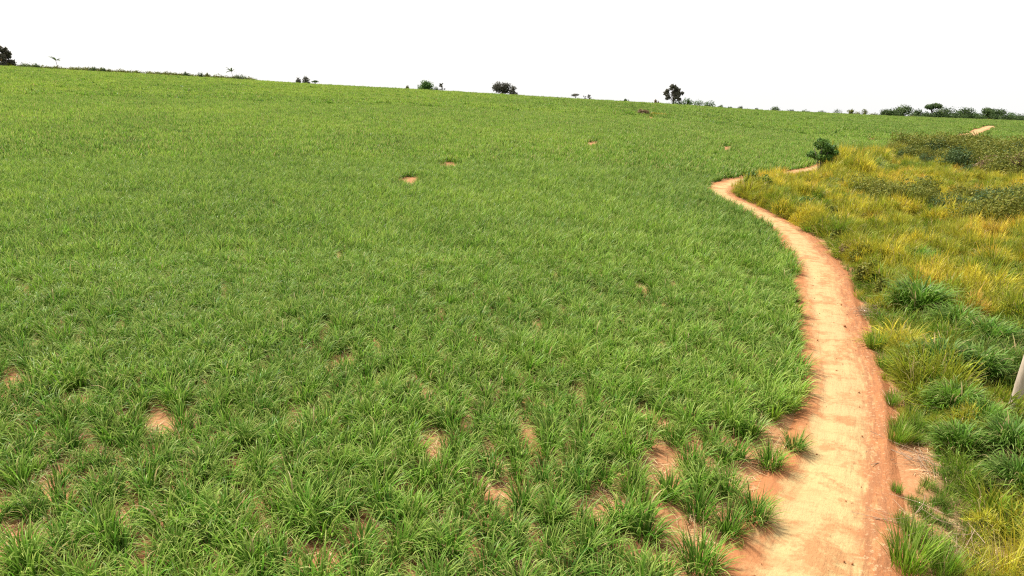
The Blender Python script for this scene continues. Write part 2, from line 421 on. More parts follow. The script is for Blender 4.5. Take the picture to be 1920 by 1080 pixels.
def track_uv(x, y):
    """signed lateral offset / half-width and offset in metres from the edge for points"""
    x = np.asarray(x); y = np.asarray(y)
    best = np.full(x.shape, 1e9); sd = np.zeros(x.shape); hwid = np.ones(x.shape)
    for i in range(0, len(tv), 2):
        dx, dy = x - cxs[i], y - cys[i]; d = dx * dx + dy * dy
        m = d < best
        best = np.where(m, d, best); sd = np.where(m, dx * nx[i] + dy * ny[i], sd); hwid = np.where(m, chs[i], hwid)
    return np.sqrt(best), sd, hwid

# mesh of the track: 25 across
US = np.linspace(-1.18, 1.18, 31)
X = cxs[:, None] + nx[:, None] * US[None] * chs[:, None]
Y = cys[:, None] + ny[:, None] * US[None] * chs[:, None]
Z = ground_h(X, Y)
rr = np.hypot(X, Y)
edge_fade = 1 - smoothstep(0.86, 1.18, np.abs(US))[None]
rel = (fbm(X * 1.1, Y * 1.1, 3) - 0.45) * 0.10 + (fbm(X * 4, Y * 4, 5) - 0.45) * 0.035
ruts = -0.045 * np.exp(-((np.abs(US) - 0.42) / 0.16) ** 2)[None]
near = (1 - smoothstep(20, 60, rr))
berm = 0.10 * np.exp(-((US - 0.86) / 0.07) ** 2)[None] * (0.3 + fbm(X * 2.2, Y * 2.2, 9)) * near * smoothstep(0.35, 0.65, vnoise(cxs * .15, cys * .15, 4))[:, None]
Z = Z + 0.05 + 0.0004 * rr + (rel + ruts) * np.clip(near + 0.3, 0, 1) + berm
Z = Z - (1 - edge_fade) * 0.14
nv, nu = X.shape
idx = np.arange(nv * nu).reshape(nv, nu)
PF = np.stack([idx[:-1, :-1], idx[:-1, 1:], idx[1:, 1:], idx[1:, :-1]], -1).reshape(-1, 4)
pm = mesh('dirt_track', np.stack([X, Y, Z], -1).reshape(-1, 3), PF, M_path, {'u': np.broadcast_to(US[None], X.shape).ravel(), 'v': np.broadcast_to(tv[:, None], X.shape).ravel()}, smooth=True)
tag(link('path', pm), 'sandy orange dirt track winding between the green field and the wild growth', 'dirt track', None, 'structure')

# ------------------------------------------------------------------ zones (worked out on the ground via the photo's plan)
WILD_POLY = [(1720, 1700), (1690, 1090), (1700, 999), (1690, 940), (1762, 900), (1758, 852), (1664, 842), (1668, 782), (1664, 735), (1654, 705), (1640, 671), (1622, 616), (1612, 590), (1598, 547), (1592, 513),
             (1562, 480), (1534, 447), (1499, 423), (1452, 403), (1412, 383), (1386, 372), (1372, 361), (1384, 351), (1412, 343), (1455, 335), (1490, 329), (1530, 324),
             (1575, 314), (1640, 301), (1705, 285), (1770, 275), (1850, 280), (1920, 292), (2100, 320), (2700, 400), (2700, 1700)]
SCRUB1 = [(1650, 302), (1712, 290), (1770, 285), (1850, 292), (1935, 302), (2100, 325), (2100, 375), (1935, 352), (1880, 346), (1830, 330), (1780, 316), (1720, 318), (1680, 312)]
SCRUB2 = [(1585, 366), (1650, 366), (1720, 370), (1800, 376), (1860, 392), (1930, 398), (2100, 410), (2100, 450), (1930, 432), (1830, 424), (1760, 414), (1700, 398), (1640, 385), (1590, 374)]
# bare soil spots: px, py, rx, ry (pixels)
BARE = [(1712, 870, 56, 30), (1735, 850, 26, 12), (35, 722, 40, 13), (140, 752, 44, 16), (300, 800, 40, 18), (400, 822, 16, 8), (795, 838, 28, 22), (830, 872, 14, 8), (1222, 885, 30, 32), (1135, 948, 60, 20), (1222, 970, 27, 25),
        (920, 922, 20, 16), (1010, 930, 16, 8), (150, 1068, 34, 16), (40, 1010, 42, 14), (225, 962, 16, 8), (1232, 1058, 28, 24), (1420, 885, 26, 22), (1345, 950, 28, 26), (640, 670, 20, 6), (715, 612, 12, 5), (520, 720, 14, 6),
        (580, 1065, 40, 14), (610, 1040, 12, 8), (980, 715, 16, 7), (880, 745, 22, 8), (975, 690, 10, 5), (420, 950, 14, 6), (490, 1060, 20, 9), (1640, 860, 14, 10),
        (768, 336, 24, 4.5), (842, 308, 30, 3.2), (1113, 268, 19, 3.6), (1362, 276, 16, 3.0), (1632, 258, 17, 2.8), (1177, 338, 12, 2), (1232, 356, 16, 2.2), (1222, 219, 20, 1),
        (40, 540, 14, 4), (52, 512, 8, 3), (225, 607, 8, 3), (1590, 256, 16, 1.0), (90, 560, 9, 3), (1310, 500, 9, 3), (510, 690, 10, 5)]
BARE = [(x, y + (4 if y < 400 else 2), a * (1.2 if y > 400 else .9) + 2, b * 1.5 + 2.2 if y < 400 else b * 1.45) for x, y, a, b in BARE]
def bare_mask(px, py):
    m = np.zeros(np.shape(px))
    for x, y, a, b in BARE:
        m = np.maximum(m, 1 - smoothstep(0.75, 1.15, np.sqrt(((px - x) / a) ** 2 + ((py - y) / b) ** 2)))
    return m

# ------------------------------------------------------------------ ground sheet
rs = [0.5]
while rs[-1] < 4200: rs.append(rs[-1] + max(0.22, rs[-1] * 0.024))
rs = np.array(rs)
an = np.concatenate([np.radians(np.arange(-62, 62.01, 0.28)), np.radians(np.arange(64, 298, 4.0))])
GX = rs[:, None] * np.sin(an)[None]; GY = rs[:, None] * np.cos(an)[None]
GZ = ground_h(GX, GY)
nr = (fbm(GX * 1.6, GY * 1.6, 21) - 0.45) * 0.10 * (1 - smoothstep(20, 55, np.hypot(GX, GY)))
gd, gs, gw = track_uv(GX.ravel(), GY.ravel()); ed = (gd - gw).reshape(GX.shape)
GZ = GZ + nr * smoothstep(0.0, 1.0, ed) - 0.07 * (1 - smoothstep(-0.3, 0.6, ed))
gpx, gpy, gz = project(np.stack([GX, GY, GZ], -1))
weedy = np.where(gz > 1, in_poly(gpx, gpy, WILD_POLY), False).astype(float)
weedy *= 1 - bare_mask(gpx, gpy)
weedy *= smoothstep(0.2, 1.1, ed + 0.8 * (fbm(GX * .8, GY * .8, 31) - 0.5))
ni, nj = GX.shape
gi_ = np.arange(ni * nj).reshape(ni, nj); nxt = np.roll(gi_, -1, axis=1)
GF = np.stack([gi_[:-1], gi_[1:], nxt[1:], nxt[:-1]], -1).reshape(-1, 4)
V = np.stack([GX, GY, GZ], -1).reshape(-1, 3)
V = np.concatenate([V, [[0, 0, 0]]])
c = len(V) - 1
extra = [(gi_[0, j], gi_[0, (j + 1) % nj], gi_[0, (j + 2) % nj], c) for j in range(0, nj - 1, 2)]
GF = np.concatenate([GF, np.array(extra)])
tag(link('ground', mesh('ground', V, GF, M_soil, {'weedy': np.append(weedy.ravel(), 0)}, smooth=True)), 'reddish bare soil of the rolling farmland', 'ground', None, 'structure')

# ------------------------------------------------------------------ sources for the scatter
rng = np.random.default_rng(5)
def area_z(a, b): return np.zeros_like(a)
cane0 = [src('cane_source', blade_mesh('cane clump', cat_geo([blades(66, 100 + k, (0.5, 0.9), (0.020, 0.042), 0.19, (4, 40), (0.7, 2.3), 5),
                                                              blades(44, 140 + k, (0.25, 0.6), (0.014, 0.026), 0.30, (15, 64), (0.5, 1.6), 4)]), M_cane)) for k in range(7)]
cane1 = [src('cane_source', blade_mesh('cane clump mid', blades(56, 200 + k, (0.4, 0.9), (0.028, 0.052), 0.30, (4, 52), (0.6, 1.9), 3), M_cane)) for k in range(6)]
cane2 = [src('cane_source', blade_mesh('cane patch', blades(100, 300 + k, (0.5, 1.05), (0.07, 0.12), 0.3, (4, 50), (0.5, 1.8), 2, area=1.0), M_cane)) for k in range(6)]
cane3 = [src('cane_source', blade_mesh('cane patch far', blades(330, 400 + k, (0.5, 1.1), (0.11, 0.18), 0.3, (4, 60), (0.4, 1.6), 2, area=2.0), M_cane)) for k in range(6)]

def jgrid(spacing, r0, r1, a0=-47, a1=47, jit=0.48, seed=0):
    g = np.random.default_rng(seed)
    x = np.arange(-r1, r1, spacing); y = np.arange(0, r1, spacing)
    X, Y = np.meshgrid(x, y); X = X.ravel() + g.uniform(-jit, jit, X.size) * spacing; Y = Y.ravel() + g.uniform(-jit, jit, Y.size) * spacing
    r = np.hypot(X, Y); az = np.degrees(np.arctan2(X, Y))
    R = np.minimum(r1, np.interp(np.radians(az), AZ, TR) + 60)
    m = (r >= r0) & (r < R) & (az > a0) & (az < a1)
    return X[m], Y[m]

def cane_points(spacing, r0, r1, seed, near):
    X, Y = jgrid(spacing, r0, r1, seed=seed)
    Z = ground_h(X, Y)
    px, py, z = project(np.stack([X, Y, Z], -1))
    d, s, w = track_uv(X, Y)
    wild = in_poly(px, py, WILD_POLY) & (z > 1)
    behind = (s > 0) & (d < 400) & (np.hypot(X, Y) < 60)
    g = np.random.default_rng(seed + 1)
    nr_ = 1 - smoothstep(17, 24, np.hypot(X, Y))
    margin = 0.0 + 0.35 * nr_ + (spacing * 0.4 if not near else 0) + 1.3 * smoothstep(150, 220, np.hypot(X, Y)) + (0.3 + 0.4 * nr_) * fbm(X * 0.35, Y * 0.35, 8)
    ok = ~wild & ~behind & (d - w > margin)
    bm = bare_mask(px, py)
    if near: dens = 0.82 + 0.6 * smoothstep(0.25, 0.5, fbm(X * 0.45, Y * 0.45, 17))
    else: dens = np.full(X.shape, 1.2)
    gap = smoothstep(0.08, 0.15, fbm(X * 0.28, Y * 0.28, 23) - 0.03 * (np.hypot(X, Y) < 26)) if near else 1
    ok &= g.uniform(0, 1, len(X)) < dens * (1 - bm) * gap
    return X[ok], Y[ok], Z[ok]
def cane_set(pts, nsrc, off, seed, smin, smax):
    X, Y, Z = pts; n = len(X); g = np.random.default_rng(seed)
    big = fbm(X * 0.05, Y * 0.05, 41); med = fbm(X * 0.3, Y * 0.3, 43)
    s = smin + (smax - smin) * np.clip(0.55 * g.uniform(0, 1, n) + 0.7 * (med - 0.2), 0, 1)
    r = np.hypot(X, Y)
    tint = 0.30 + 0.85 * (big - 0.45) + 0.5 * (g.uniform(0, 1, n) - 0.5) + 0.4 * (med - 0.45) + 0.20 * smoothstep(60, 250, r) * np.clip((Y * 0.5 - X * 1.3) / 250, -0.9, 1) - 0.14 * smoothstep(4, 22, X) * smoothstep(22, 40, Y)
    rot = np.stack([g.normal(0, 0.10, n), g.normal(0, 0.10, n), g.uniform(0, 2 * PI, n)], 1)
    zs = s * g.uniform(0.85, 1.15, n)
    return np.stack([X, Y, Z], 1), rot, np.stack([s, s, zs], 1), off + g.integers(0, nsrc, n), np.clip(tint, 0, 1)
sets = [cane_set(cane_points(0.60, 6, 40, 1, True), 7, 0, 11, 0.75, 1.4),
        cane_set(cane_points(0.62, 40, 85, 2, True), 6, 7, 12, 0.8, 1.45),
        cane_set(cane_points(1.25, 85, 190, 3, False), 6, 13, 13, 0.85, 1.15),
        cane_set(cane_points(2.7, 190, 700, 4, False), 6, 19, 14, 0.85, 1.15)]
merged = [np.concatenate([s[i] for s in sets]) for i in range(5)]
scatter('sugarcane', cane0 + cane1 + cane2 + cane3, *merged, 'green young sugarcane crop covering the whole rolling field left of the track', 'sugarcane crop')
print('cane instances', [len(s[0]) for s in sets])

# wild growth right of the track ------------------------------------
wild0 = [src('grass_source', blade_mesh('wild grass clump', cat_geo([blades(46, 500 + k, (0.5, 1.15), (0.012, 0.024), 0.24, (4, 40), (0.3, 1.8), 4), blades(26, 540 + k, (0.3, 0.7), (0.012, 0.022), 0.30, (15, 65), (0.4, 1.5), 3)]), M_wild)) for k in range(6)]
wild1 = [src('grass_source', blade_mesh('wild grass clump mid', blades(130, 600 + k, (0.25, 0.7), (0.030, 0.055), 0.46, (5, 70), (0.4, 1.9), 3, base=lambda x, y: 0.5 * np.maximum(0, 1 - (x * x + y * y) / 0.3)), M_wild)) for k in range(6)]
def weed_geo(seed):      # a feathery rounded bush of short sprays
    g = np.random.default_rng(seed); px_, py_ = g.uniform(-.25, .25, 2)
    dome = lambda x, y: 0.75 * np.maximum(0, 1 - ((x - px_) ** 2 + (y - py_) ** 2) / 0.42) * (0.8 + 0.3 * np.sin(9 * x + seed) * np.sin(9 * y))
    return cat_geo([blades(330, seed, (0.14, 0.38), (0.014, 0.028), 0.52, (5, 75), (0.3, 1.6), 2, base=dome), blades(40, seed + 1, (0.3, 0.6), (0.012, 0.02), 0.4, (2, 30), (0.2, 0.9), 3, base=dome)])
arch0 = [src('grass_source', blade_mesh('arching clump', cat_geo([blades(120, 680 + k, (0.5, 1.0), (0.024, 0.044), 0.4, (10, 60), (1.0, 2.4), 4), blades(60, 690 + k, (0.3, 0.7), (0.02, 0.036), 0.5, (25, 80), (0.6, 1.6), 3)]), M_wild)) for k in range(4)]
weed0 = [src('grass_source', blade_mesh('leafy weed', weed_geo(670 + k), M_wild)) for k in range(4)]
low0 = [src('grass_source', blade_mesh('low grass tuft', blades(60, 650 + k, (0.18, 0.45), (0.010, 0.018), 0.16, (4, 45), (0.2, 1.2), 3), M_wild)) for k in range(4)]
# colour plan: px,py,rx,ry,tint
BLOB = [(1600, 335, 40, 10, .36), (1700, 322, 40, 9, .40), (1500, 395, 60, 14, .42), (1410, 372, 30, 14, .22), (1440, 392, 40, 14, .28), (1700, 445, 40, 12, .24), (1760, 470, 30, 14, .34), (1850, 455, 50, 14, .72),
        (1720, 510, 60, 22, .34), (1800, 560, 60, 20, .42), (1660, 560, 40, 26, .30), (1640, 640, 24, 40, .22), (1900, 590, 60, 30, .33), (1760, 545, 20, 14, .70), (1620, 470, 26, 22, .50), (1580, 440, 26, 20, .48), (1640, 520, 26, 22, .56),
        (1690, 610, 40, 30, .42), (1810, 590, 26, 26, .80), (1880, 630, 50, 20, .70), (1690, 690, 24, 30, .36), (1740, 760, 30, 60, .27), (1830, 700, 110, 80, .14), (1850, 800, 120, 60, .16), (1900, 880, 60, 60, .16),
        (1740, 950, 60, 60, .42), (1800, 930, 70, 50, .46), (1710, 1050, 50, 50, .20), (1850, 1060, 110, 70, .40), (1830, 960, 60, 40, .32), (1900, 1000, 50, 50, .44), (1780, 1000, 80, 80, .28), (1780, 920, 60, 40, .34), (1760, 1100, 80, 50, .26), (1560, 470, 40, 60, .40), (1640, 400, 70, 12, .44), (1780, 360, 60, 10, .5), (1620, 430, 30, 16, .62), (1760, 890, 40, 30, .40), (1560, 300, 30, 12, .74), (1620, 300, 50, 12, .78), (1480, 350, 60, 16, .66), (1540, 345, 30, 12, .34)]
def wild_tint(px, py, X, Y, g):
    t = np.full(px.shape, 0.67); wsum = np.full(px.shape, 0.35); acc = t * 0.35
    for x, y, a, b, v in BLOB:
        w = np.exp(-(((px - x) / a) ** 2 + ((py - y) / b) ** 2)) * 1.6
        acc = acc + w * v; wsum = wsum + w
    t = acc / wsum
    n1 = fbm(X * 0.35, Y * 0.35, 51); n2 = fbm(X * 1.1, Y * 1.1, 53)
    t = np.where(fbm(X * 0.55, Y * 0.55, 57) > 0.58, np.minimum(t, 0.42) * 0.5, t)
    return np.clip(t + 0.85 * (n1 - 0.47) + 0.60 * (n2 - 0.47) + 0.34 * (g.uniform(0, 1, len(px)) - 0.5), 0.02, 1)
MD = [(1718, 606, 104, .35, 'large rounded green grass mound beside the twig pile'), (1668, 585, 44, .15, 'small dark grass mound left of the large rounded mound'), (1790, 640, 84, .30, 'grass mound above the darkest mounds and below a gold tuft'),
      (1850, 668, 92, .22, 'dark grass mound near the right side above the leaning pole'), (1760, 716, 104, .12, 'very dark arching grass mound facing the track'), (1828, 722, 90, .10, 'very dark arching grass mound left of the leaning pole'),
      (1790, 792, 92, .42, 'smooth mid-green grass mound facing the red soil patch'), (1840, 822, 80, .40, 'mid-green grass mound in front of the leaning pole'), (1795, 862, 84, .30, 'green grass mound right of the red soil patch'),
      (1892, 872, 110, .10, 'dark grass mound at the right edge below the pole'), (1905, 935, 90, .10, 'lowest dark grass mound at the right picture edge'), (1880, 566, 50, .05, 'small dark grass mound in the gold grass near the dark post'), (1835, 506, 40, .1, 'small dark green mound among gold grass'),
      (1806, 520, 44, .25, 'mid-green mound among gold grass right of the bright shrubs'), (1720, 515, 60, .5, 'pale green grass mound above the large rounded mound'), (1458, 384, 44, .35, 'grey-green arching grass clump on the inside bank of the bend')]
def wild_points(spacing, r0, r1, seed, verge=False):
    X, Y = jgrid(spacing, r0, r1, -5, 58, seed=seed); Z = ground_h(X, Y)
    px, py, z = project(np.stack([X, Y, Z], -1)); g = np.random.default_rng(seed + 1)
    d, s, w = track_uv(X, Y)
    scr = in_poly(px, py, SCRUB1) | in_poly(px, py, SCRUB2)
    ok = in_poly(px, py, WILD_POLY) & (z > 1) & (d - w > 0.0 + 0.35 * fbm(X * .9, Y * .9, 61)) & ~(scr & (g.uniform(0, 1, len(X)) < 0.65))
    edge = smoothstep(0.0, 1.1, d - w + 1.3 * (fbm(X * .6, Y * .6, 63) - 0.5))
    for mx, my, mw, mt, ml in MD:
        q = pix(mx, my - mw * .12); zz = float((q - EYE) @ FWD); ok &= ((X - q[0]) ** 2 + (Y - q[1]) ** 2 > (mw * zz / FPX * .42) ** 2) | (g.uniform(0, 1, len(X)) < .06)
    if verge: ok &= ((d - w < 2.6) | (py > 850)) & (g.uniform(0, 1, len(X)) < 0.25 + 0.75 * smoothstep(.35, .6, fbm(X * .8, Y * .8, 91))) & (bare_mask(px, py) < .5)
    return X[ok], Y[ok], Z[ok], px[ok], py[ok], edge[ok] * (0 if verge else 1), g
def wild_set(pts, nsrc, off, smin, smax, low_off=None):
    X, Y, Z, px, py, edge, g = pts; n = len(X)
    tint = wild_tint(px, py, X, Y, g)
    px0 = (px > 1552) & (px < 1650) & (py < 342)
    hn = fbm(X * 0.5, Y * 0.5, 71)
    s = smin + (smax - smin) * np.clip(0.45 + 2.6 * (hn - .47) + 1.3 * (fbm(X * 1.3, Y * 1.3, 73) - .47) + 0.45 * (g.uniform(0, 1, n) - 0.5), 0, 1)
    ii = off + g.integers(0, nsrc, n)
    wd = g.uniform(0, 1, n) < 0.10 + (py < 620) * (0.22 + 0.6 * smoothstep(.42, .56, fbm(X * .22, Y * .22, 77)))
    s = np.where(wd, s * 1.2, s)
    ii = np.where(wd, 16 + g.integers(0, 4, n), ii)
    ac = g.uniform(0, 1, n) < 0.10 + 0.4 * (tint < .33)
    ii = np.where(ac, 20 + g.integers(0, 4, n), ii)
    s = np.where(tint < .3, s * .8, s)
    br = (px < 1810) & (py > 890)
    tint = np.where(br, tint * .7, tint)
    keep = np.ones(n, bool)
    if low_off is not None:
        lowm = edge < 0.55 + 0.3 * (g.uniform(0, 1, n) - 0.5)
        ii = np.where(lowm, low_off + g.integers(0, 4, n), ii)
        keep = ~(lowm & (g.uniform(0, 1, n) > 0.55 + edge))
        s = np.where(lowm, 0.7 + 0.7 * g.uniform(0, 1, n), s)
        tint = np.where(lowm, np.clip(tint * 0.75, 0.05, 1), tint)
    s = s * np.where((py > 880) & (px < 1960), 0.65, 1) * (1 + 0.6 * px0)
    lowz = ((px > 1360) & (px < 1415) & (py < 362)) | ((px > 1480) & (px < 1560) & (py > 322) & (py < 340))
    s = np.where(lowz, s * .35, s)
    rot = np.stack([g.normal(0, 0.16, n), g.normal(0, 0.16, n), g.uniform(0, 2 * PI, n)], 1)
    P = np.stack([X, Y, Z], 1)
    return [a[keep] for a in (P, rot, np.stack([s, s, s * g.uniform(.85, 1.15, n)], 1), ii, tint)]
wsets = [wild_set(wild_points(0.3, 6, 24, 29, True), 6, 0, 0.5, 1.0, 12), wild_set(wild_points(0.27, 6, 45, 27, True), 6, 0, 0.5, 1.0, 12), wild_set(wild_points(0.46, 6, 62, 21), 6, 0, 0.45, 1.5, 12), wild_set(wild_points(0.62, 62, 130, 22), 6, 6, 0.5, 1.7), wild_set(wild_points(0.9, 130, 330, 24), 6, 6, 1.0, 1.9)]
merged = [np.concatenate([s[i] for s in wsets]) for i in range(5)]
scatter('wild_grass', wild0 + wild1 + low0 + weed0 + arch0, *merged, 'tall mixed gold and green wild grass filling the land right of the track', 'wild grass')
print('wild instances', [len(s[0]) for s in wsets])

# straw litter on the soil ------------------------------------------------
def litter_mat():
    m, nt, out = new_mat('straw')
    c = ramp(nt, attr(nt, 'rnd'), [(0, (0.26, 0.15, 0.07)), (0.5, (0.48, 0.33, 0.17)), (1, (0.66, 0.52, 0.30))])
    leaf_shader(nt, out, c, 0.1, 0.7, 0.15); return m
M_straw = litter_mat()
def straw_geo(n, seed, a, L=(0.12, 0.5), W=(0.008, 0.018)):
    v, f, al, rd = blades(n, seed, L, W, 0.2, (82, 89), (-0.05, 0.05), 2, area=a)
    v[:, 2] = np.abs(v[:, 2]) + 0.012; return v, f, al, rd
straw = [src('straw_source', blade_mesh('straw litter', straw_geo(60, 700 + k, 0.5), M_straw)) for k in range(4)]
X, Y = jgrid(0.8, 6, 48, seed=31); Z = ground_h(X, Y)
d, s, w = track_uv(X, Y); g = np.random.default_rng(9)
px, py, z = project(np.stack([X, Y, Z], -1))
ok = (d - w > 0.35) & (g.uniform(0, 1, len(X)) < 0.55) & (~(s > 0) | (d < 16))
X, Y, Z = X[ok], Y[ok], Z[ok]; n = len(X)
nrz = (fbm(X * 1.6, Y * 1.6, 21) - 0.45) * 0.10
scatter('straw_litter', straw, np.stack([X, Y, Z + nrz + 0.02], 1), np.stack([np.zeros(n), np.zeros(n), g.uniform(0, 6.28, n)], 1), np.ones((n, 3)), g.integers(0, 4, n), g.uniform(0, 1, n),
        'pale dry straw lying on the bare soil between the plants', 'straw litter')

# clods on the right shoulder of the track ---------------------------------
def clod(seed):
    g = np.random.default_rng(seed)
    import bmesh
    bm = bmesh.new(); bmesh.ops.create_icosphere(bm, subdivisions=1, radius=0.5)
    me = bpy.data.meshes.new('clod')
    for v in bm.verts: v.co = v.co * float(g.uniform(0.7, 1.15)); v.co.z *= 0.65
    bm.to_mesh(me); bm.free(); me.materials.append(M_path)
    for k in ('u', 'v'):
        at = me.attributes.new(k, 'FLOAT', 'POINT'); at.data.foreach_set('value', np.full(len(me.vertices), 0.9, np.float32))
    return src('clod_source', me)
clods = [clod(k) for k in range(4)]
g = np.random.default_rng(77); ii = g.integers(0, int(np.searchsorted(tv, 62)), 900)
uu = np.where(g.uniform(0, 1, 900) < 0.55, g.normal(0.84, 0.05, 900), g.uniform(-1.05, 1.1, 900))
X = cxs[ii] + nx[ii] * uu * chs[ii]; Y = cys[ii] + ny[ii] * uu * chs[ii]
s = g.gamma(1.3, 0.022, 900) + 0.012
scatter('soil_clods', clods, np.stack([X, Y, ground_h(X, Y) + 0.05], 1), g.uniform(0, 6, (900, 3)), np.stack([s, s, s], 1), g.integers(0, 4, 900), np.zeros(900), 'small orange soil clods scattered along the edge of the dirt track', 'soil clods')

# ------------------------------------------------------------------ individual plants and trees
def rnd_blobs(g, n, rx, ry, z0, z1, br, flat=1.0):
    out = []
    for k in range(n):
        a = g.uniform(0, 2 * PI); q = math.sqrt(g.uniform(0, 1)); zz = g.uniform(0, 1)
        prof = math.sin(PI * (0.18 + 0.72 * zz)) ** 0.7
        b = br * g.uniform(0.7, 1.25)
        out.append((rx * q * prof * math.cos(a), ry * q * prof * math.sin(a), z0 + (z1 - z0) * zz, b, b, b * flat))
    return out
def make_tree(name, label, pos, W, H, style='round', pal='dark', seed=0, group=None, cat='tree', leaves=None, rz=0.0):
    """W,H in metres. styles: round dome umbrella conifer sparse twin thin"""
    g = np.random.default_rng(seed); root = link(name, None, None, pos, rz)
    tag(root, label, cat, group)
    R = W / 2; lines = []; blobs = []; size = max(0.09, 0.05 * H) * (0.6 if style == 'multi' else 1); nl = int((leaves or 900) * 1.5); trunk_r = max(0.05, H * 0.028)
    if style == 'round':
        blobs = rnd_blobs(g, 16, R * 0.72, R * 0.72, H * 0.34, H * 0.84, R * 0.36, 0.85); th = H * 0.4
    elif style == 'dome':
        blobs = rnd_blobs(g, 22, R * 0.75, R * 0.75, H * 0.12, H * 0.78, R * 0.34, 0.9); th = H * 0.35
        blobs += [(R * .6 * math.cos(a), R * .6 * math.sin(a), H * .2, R * .34, R * .34, H * .2) for a in np.linspace(0, 6.28, 9)]
    elif style == 'umbrella':
        blobs = [(R * .62 * q * math.cos(a), R * .62 * q * math.sin(a), H * (0.86 - 0.14 * q) + g.normal(0, H * .02), R * .36, R * .36, H * .11) for a, q in zip(g.uniform(0, 6.28, 14), np.sqrt(g.uniform(0, 1, 14)))]; th = H * 0.5
    elif style == 'conifer':
        for k in range(24):
            zz = 0.2 + 0.75 * k / 23; rad = R * (1.0 - 0.55 * zz) * g.uniform(0.35, 0.85); a = g.uniform(0, 6.28); b = R * (0.34 - 0.12 * zz) * g.uniform(.8, 1.2)
            blobs.append((rad * math.cos(a), rad * math.sin(a), H * zz, b, b, b * 0.7))
            lines.append([(0, 0, H * zz * .95, trunk_r * .3), (rad * math.cos(a), rad * math.sin(a), H * zz, trunk_r * .1)])
        th = H * 0.92
    elif style in ('sparse', 'thin'):
        n = 26 if style == 'sparse' else 10
        for k in range(n):
            a = g.uniform(0, 6.28); zz = g.uniform(0.32, 0.95); q = R * g.uniform(0.3, 0.9) * math.sin(PI * (0.2 + .65 * zz))
            b = R * g.uniform(0.14, 0.25); x, y = q * math.cos(a), q * math.sin(a)
            blobs.append((x, y, H * zz, b, b, b * .9))
            lines.append([(0, 0, H * zz * .45, trunk_r * .5), (x * .5, y * .5, H * zz * .75, trunk_r * .3), (x, y, H * zz, trunk_r * .12)])
        th = H * 0.55
    elif style == 'multi':
        blobs = rnd_blobs(g, 30, R * 0.9, R * 0.9, H * 0.40, H * 0.92, R * 0.22, 0.75); th = H * 0.3
        for k in range(5):
            a = 2 * PI * k / 5 + g.normal(0, .3); q = R * g.uniform(.35, .6)
            lines.append([(0.12 * math.cos(a), 0.12 * math.sin(a), -0.1, trunk_r * .6), (q * .35 * math.cos(a), q * .35 * math.sin(a), H * .35, trunk_r * .5), (q * math.cos(a), q * math.sin(a), H * .7, trunk_r * .2)])
    bend = g.normal(0, 0.03, 2) * H
    lines.append([(0, 0, -0.25, trunk_r * 1.25), (bend[0] * .3, bend[1] * .3, th * .5, trunk_r), (bend[0], bend[1], th, trunk_r * .7), (bend[0], bend[1], th + (H - th) * .3, trunk_r * .3)])
    if style in ('round', 'umbrella', 'dome'):
        for b in blobs[::2]: lines.append([(bend[0], bend[1], th * .8, trunk_r * .5), ((b[0] + bend[0]) * .5, (b[1] + bend[1]) * .5, (th + b[2]) * .5, trunk_r * .3), (b[0], b[1], b[2], trunk_r * .1)])
    V, F = tubes(lines, 6); link('trunk', mesh('trunk', V, F, M_bark, smooth=True), root)
    Vc, Fc, a, r = leaf_cloud(blobs, nl, size, seed + 1000, shell=0.45 if style != 'dome' else 0.6)
    link('crown', mesh('crown', Vc, Fc, ML[pal], {'along': a, 'rnd': r}), root)
    return root
def make_palm(label, pos, H, seed, lean, rz):
    g = np.random.default_rng(seed); root = link('palm_tree', None, None, pos, rz); tag(root, label, 'palm tree')
    tr = max(0.07, H * 0.014); top = (lean * H * .08, 0, H * .74)
    V, F = tubes([[(0, 0, -.2, tr * 1.3), (lean * H * .02, 0, H * .4, tr), (*top, tr * .8)]], 6)
    link('trunk', mesh('trunk', V, F, M_bark, smooth=True), root)
    parts = []
    for k in range(13):
        v, f, al, rd = blades(1, seed * 50 + k, (H * .38, H * .52), (H * .09, H * .13), 0.01, (20, 85), (0.7, 1.6), 5)
        v[:, 0] += lean * H * .10 * (v[:, 0] * 0 + 1) * al ** 1.2       # the wind blows the fronds to one side
        parts.append((v + np.array(top), f, np.full_like(al, g.uniform()), rd))
    V, F, a, r = cat_geo(parts); link('fronds', mesh('fronds', V, F, ML['dark'], {'along': a, 'rnd': r}, smooth=True), root)
    return root
def make_bush(name, label, pos, W, H, pal='dark', seed=0, group=None, cat='bush', n=500, size=None, D=None, rz=0, lumps=9):
    g = np.random.default_rng(seed); R = W / 2; D = (D or W) / 2
    blobs = []
    for k in range(lumps):
        a = g.uniform(0, 6.28); q = math.sqrt(g.uniform(0, 1)) * .72; b = g.uniform(.28, .42)
        hz = H * g.uniform(.45, .72) * (1 - .35 * q)
        blobs.append((R * q * math.cos(a), D * q * math.sin(a), hz * .75, R * b, D * b, hz * .45))
    V, F, a, r = leaf_cloud(blobs, n, size or max(0.06, 0.07 * H), seed + 2000, shell=.55)
    V[:, 2] = np.maximum(V[:, 2], -0.1)
    root = link(name, None, None, pos, rz); tag(root, label, cat, group)
    st = []
    for b in blobs: st.append([(b[0] * .15, b[1] * .15, -.15, 0.02 * H + .01), (b[0] * .6, b[1] * .6, b[2] * .6, 0.014 * H + .006), (b[0], b[1], b[2] * 1.1, 0.006 * H + .003)])
    Vs, Fs = tubes(st, 5)
    link('stems', mesh('stems', Vs, Fs, M_bark), root)
    link('foliage', mesh('foliage', V, F, ML[pal], {'along': a, 'rnd': r}), root)
    return root
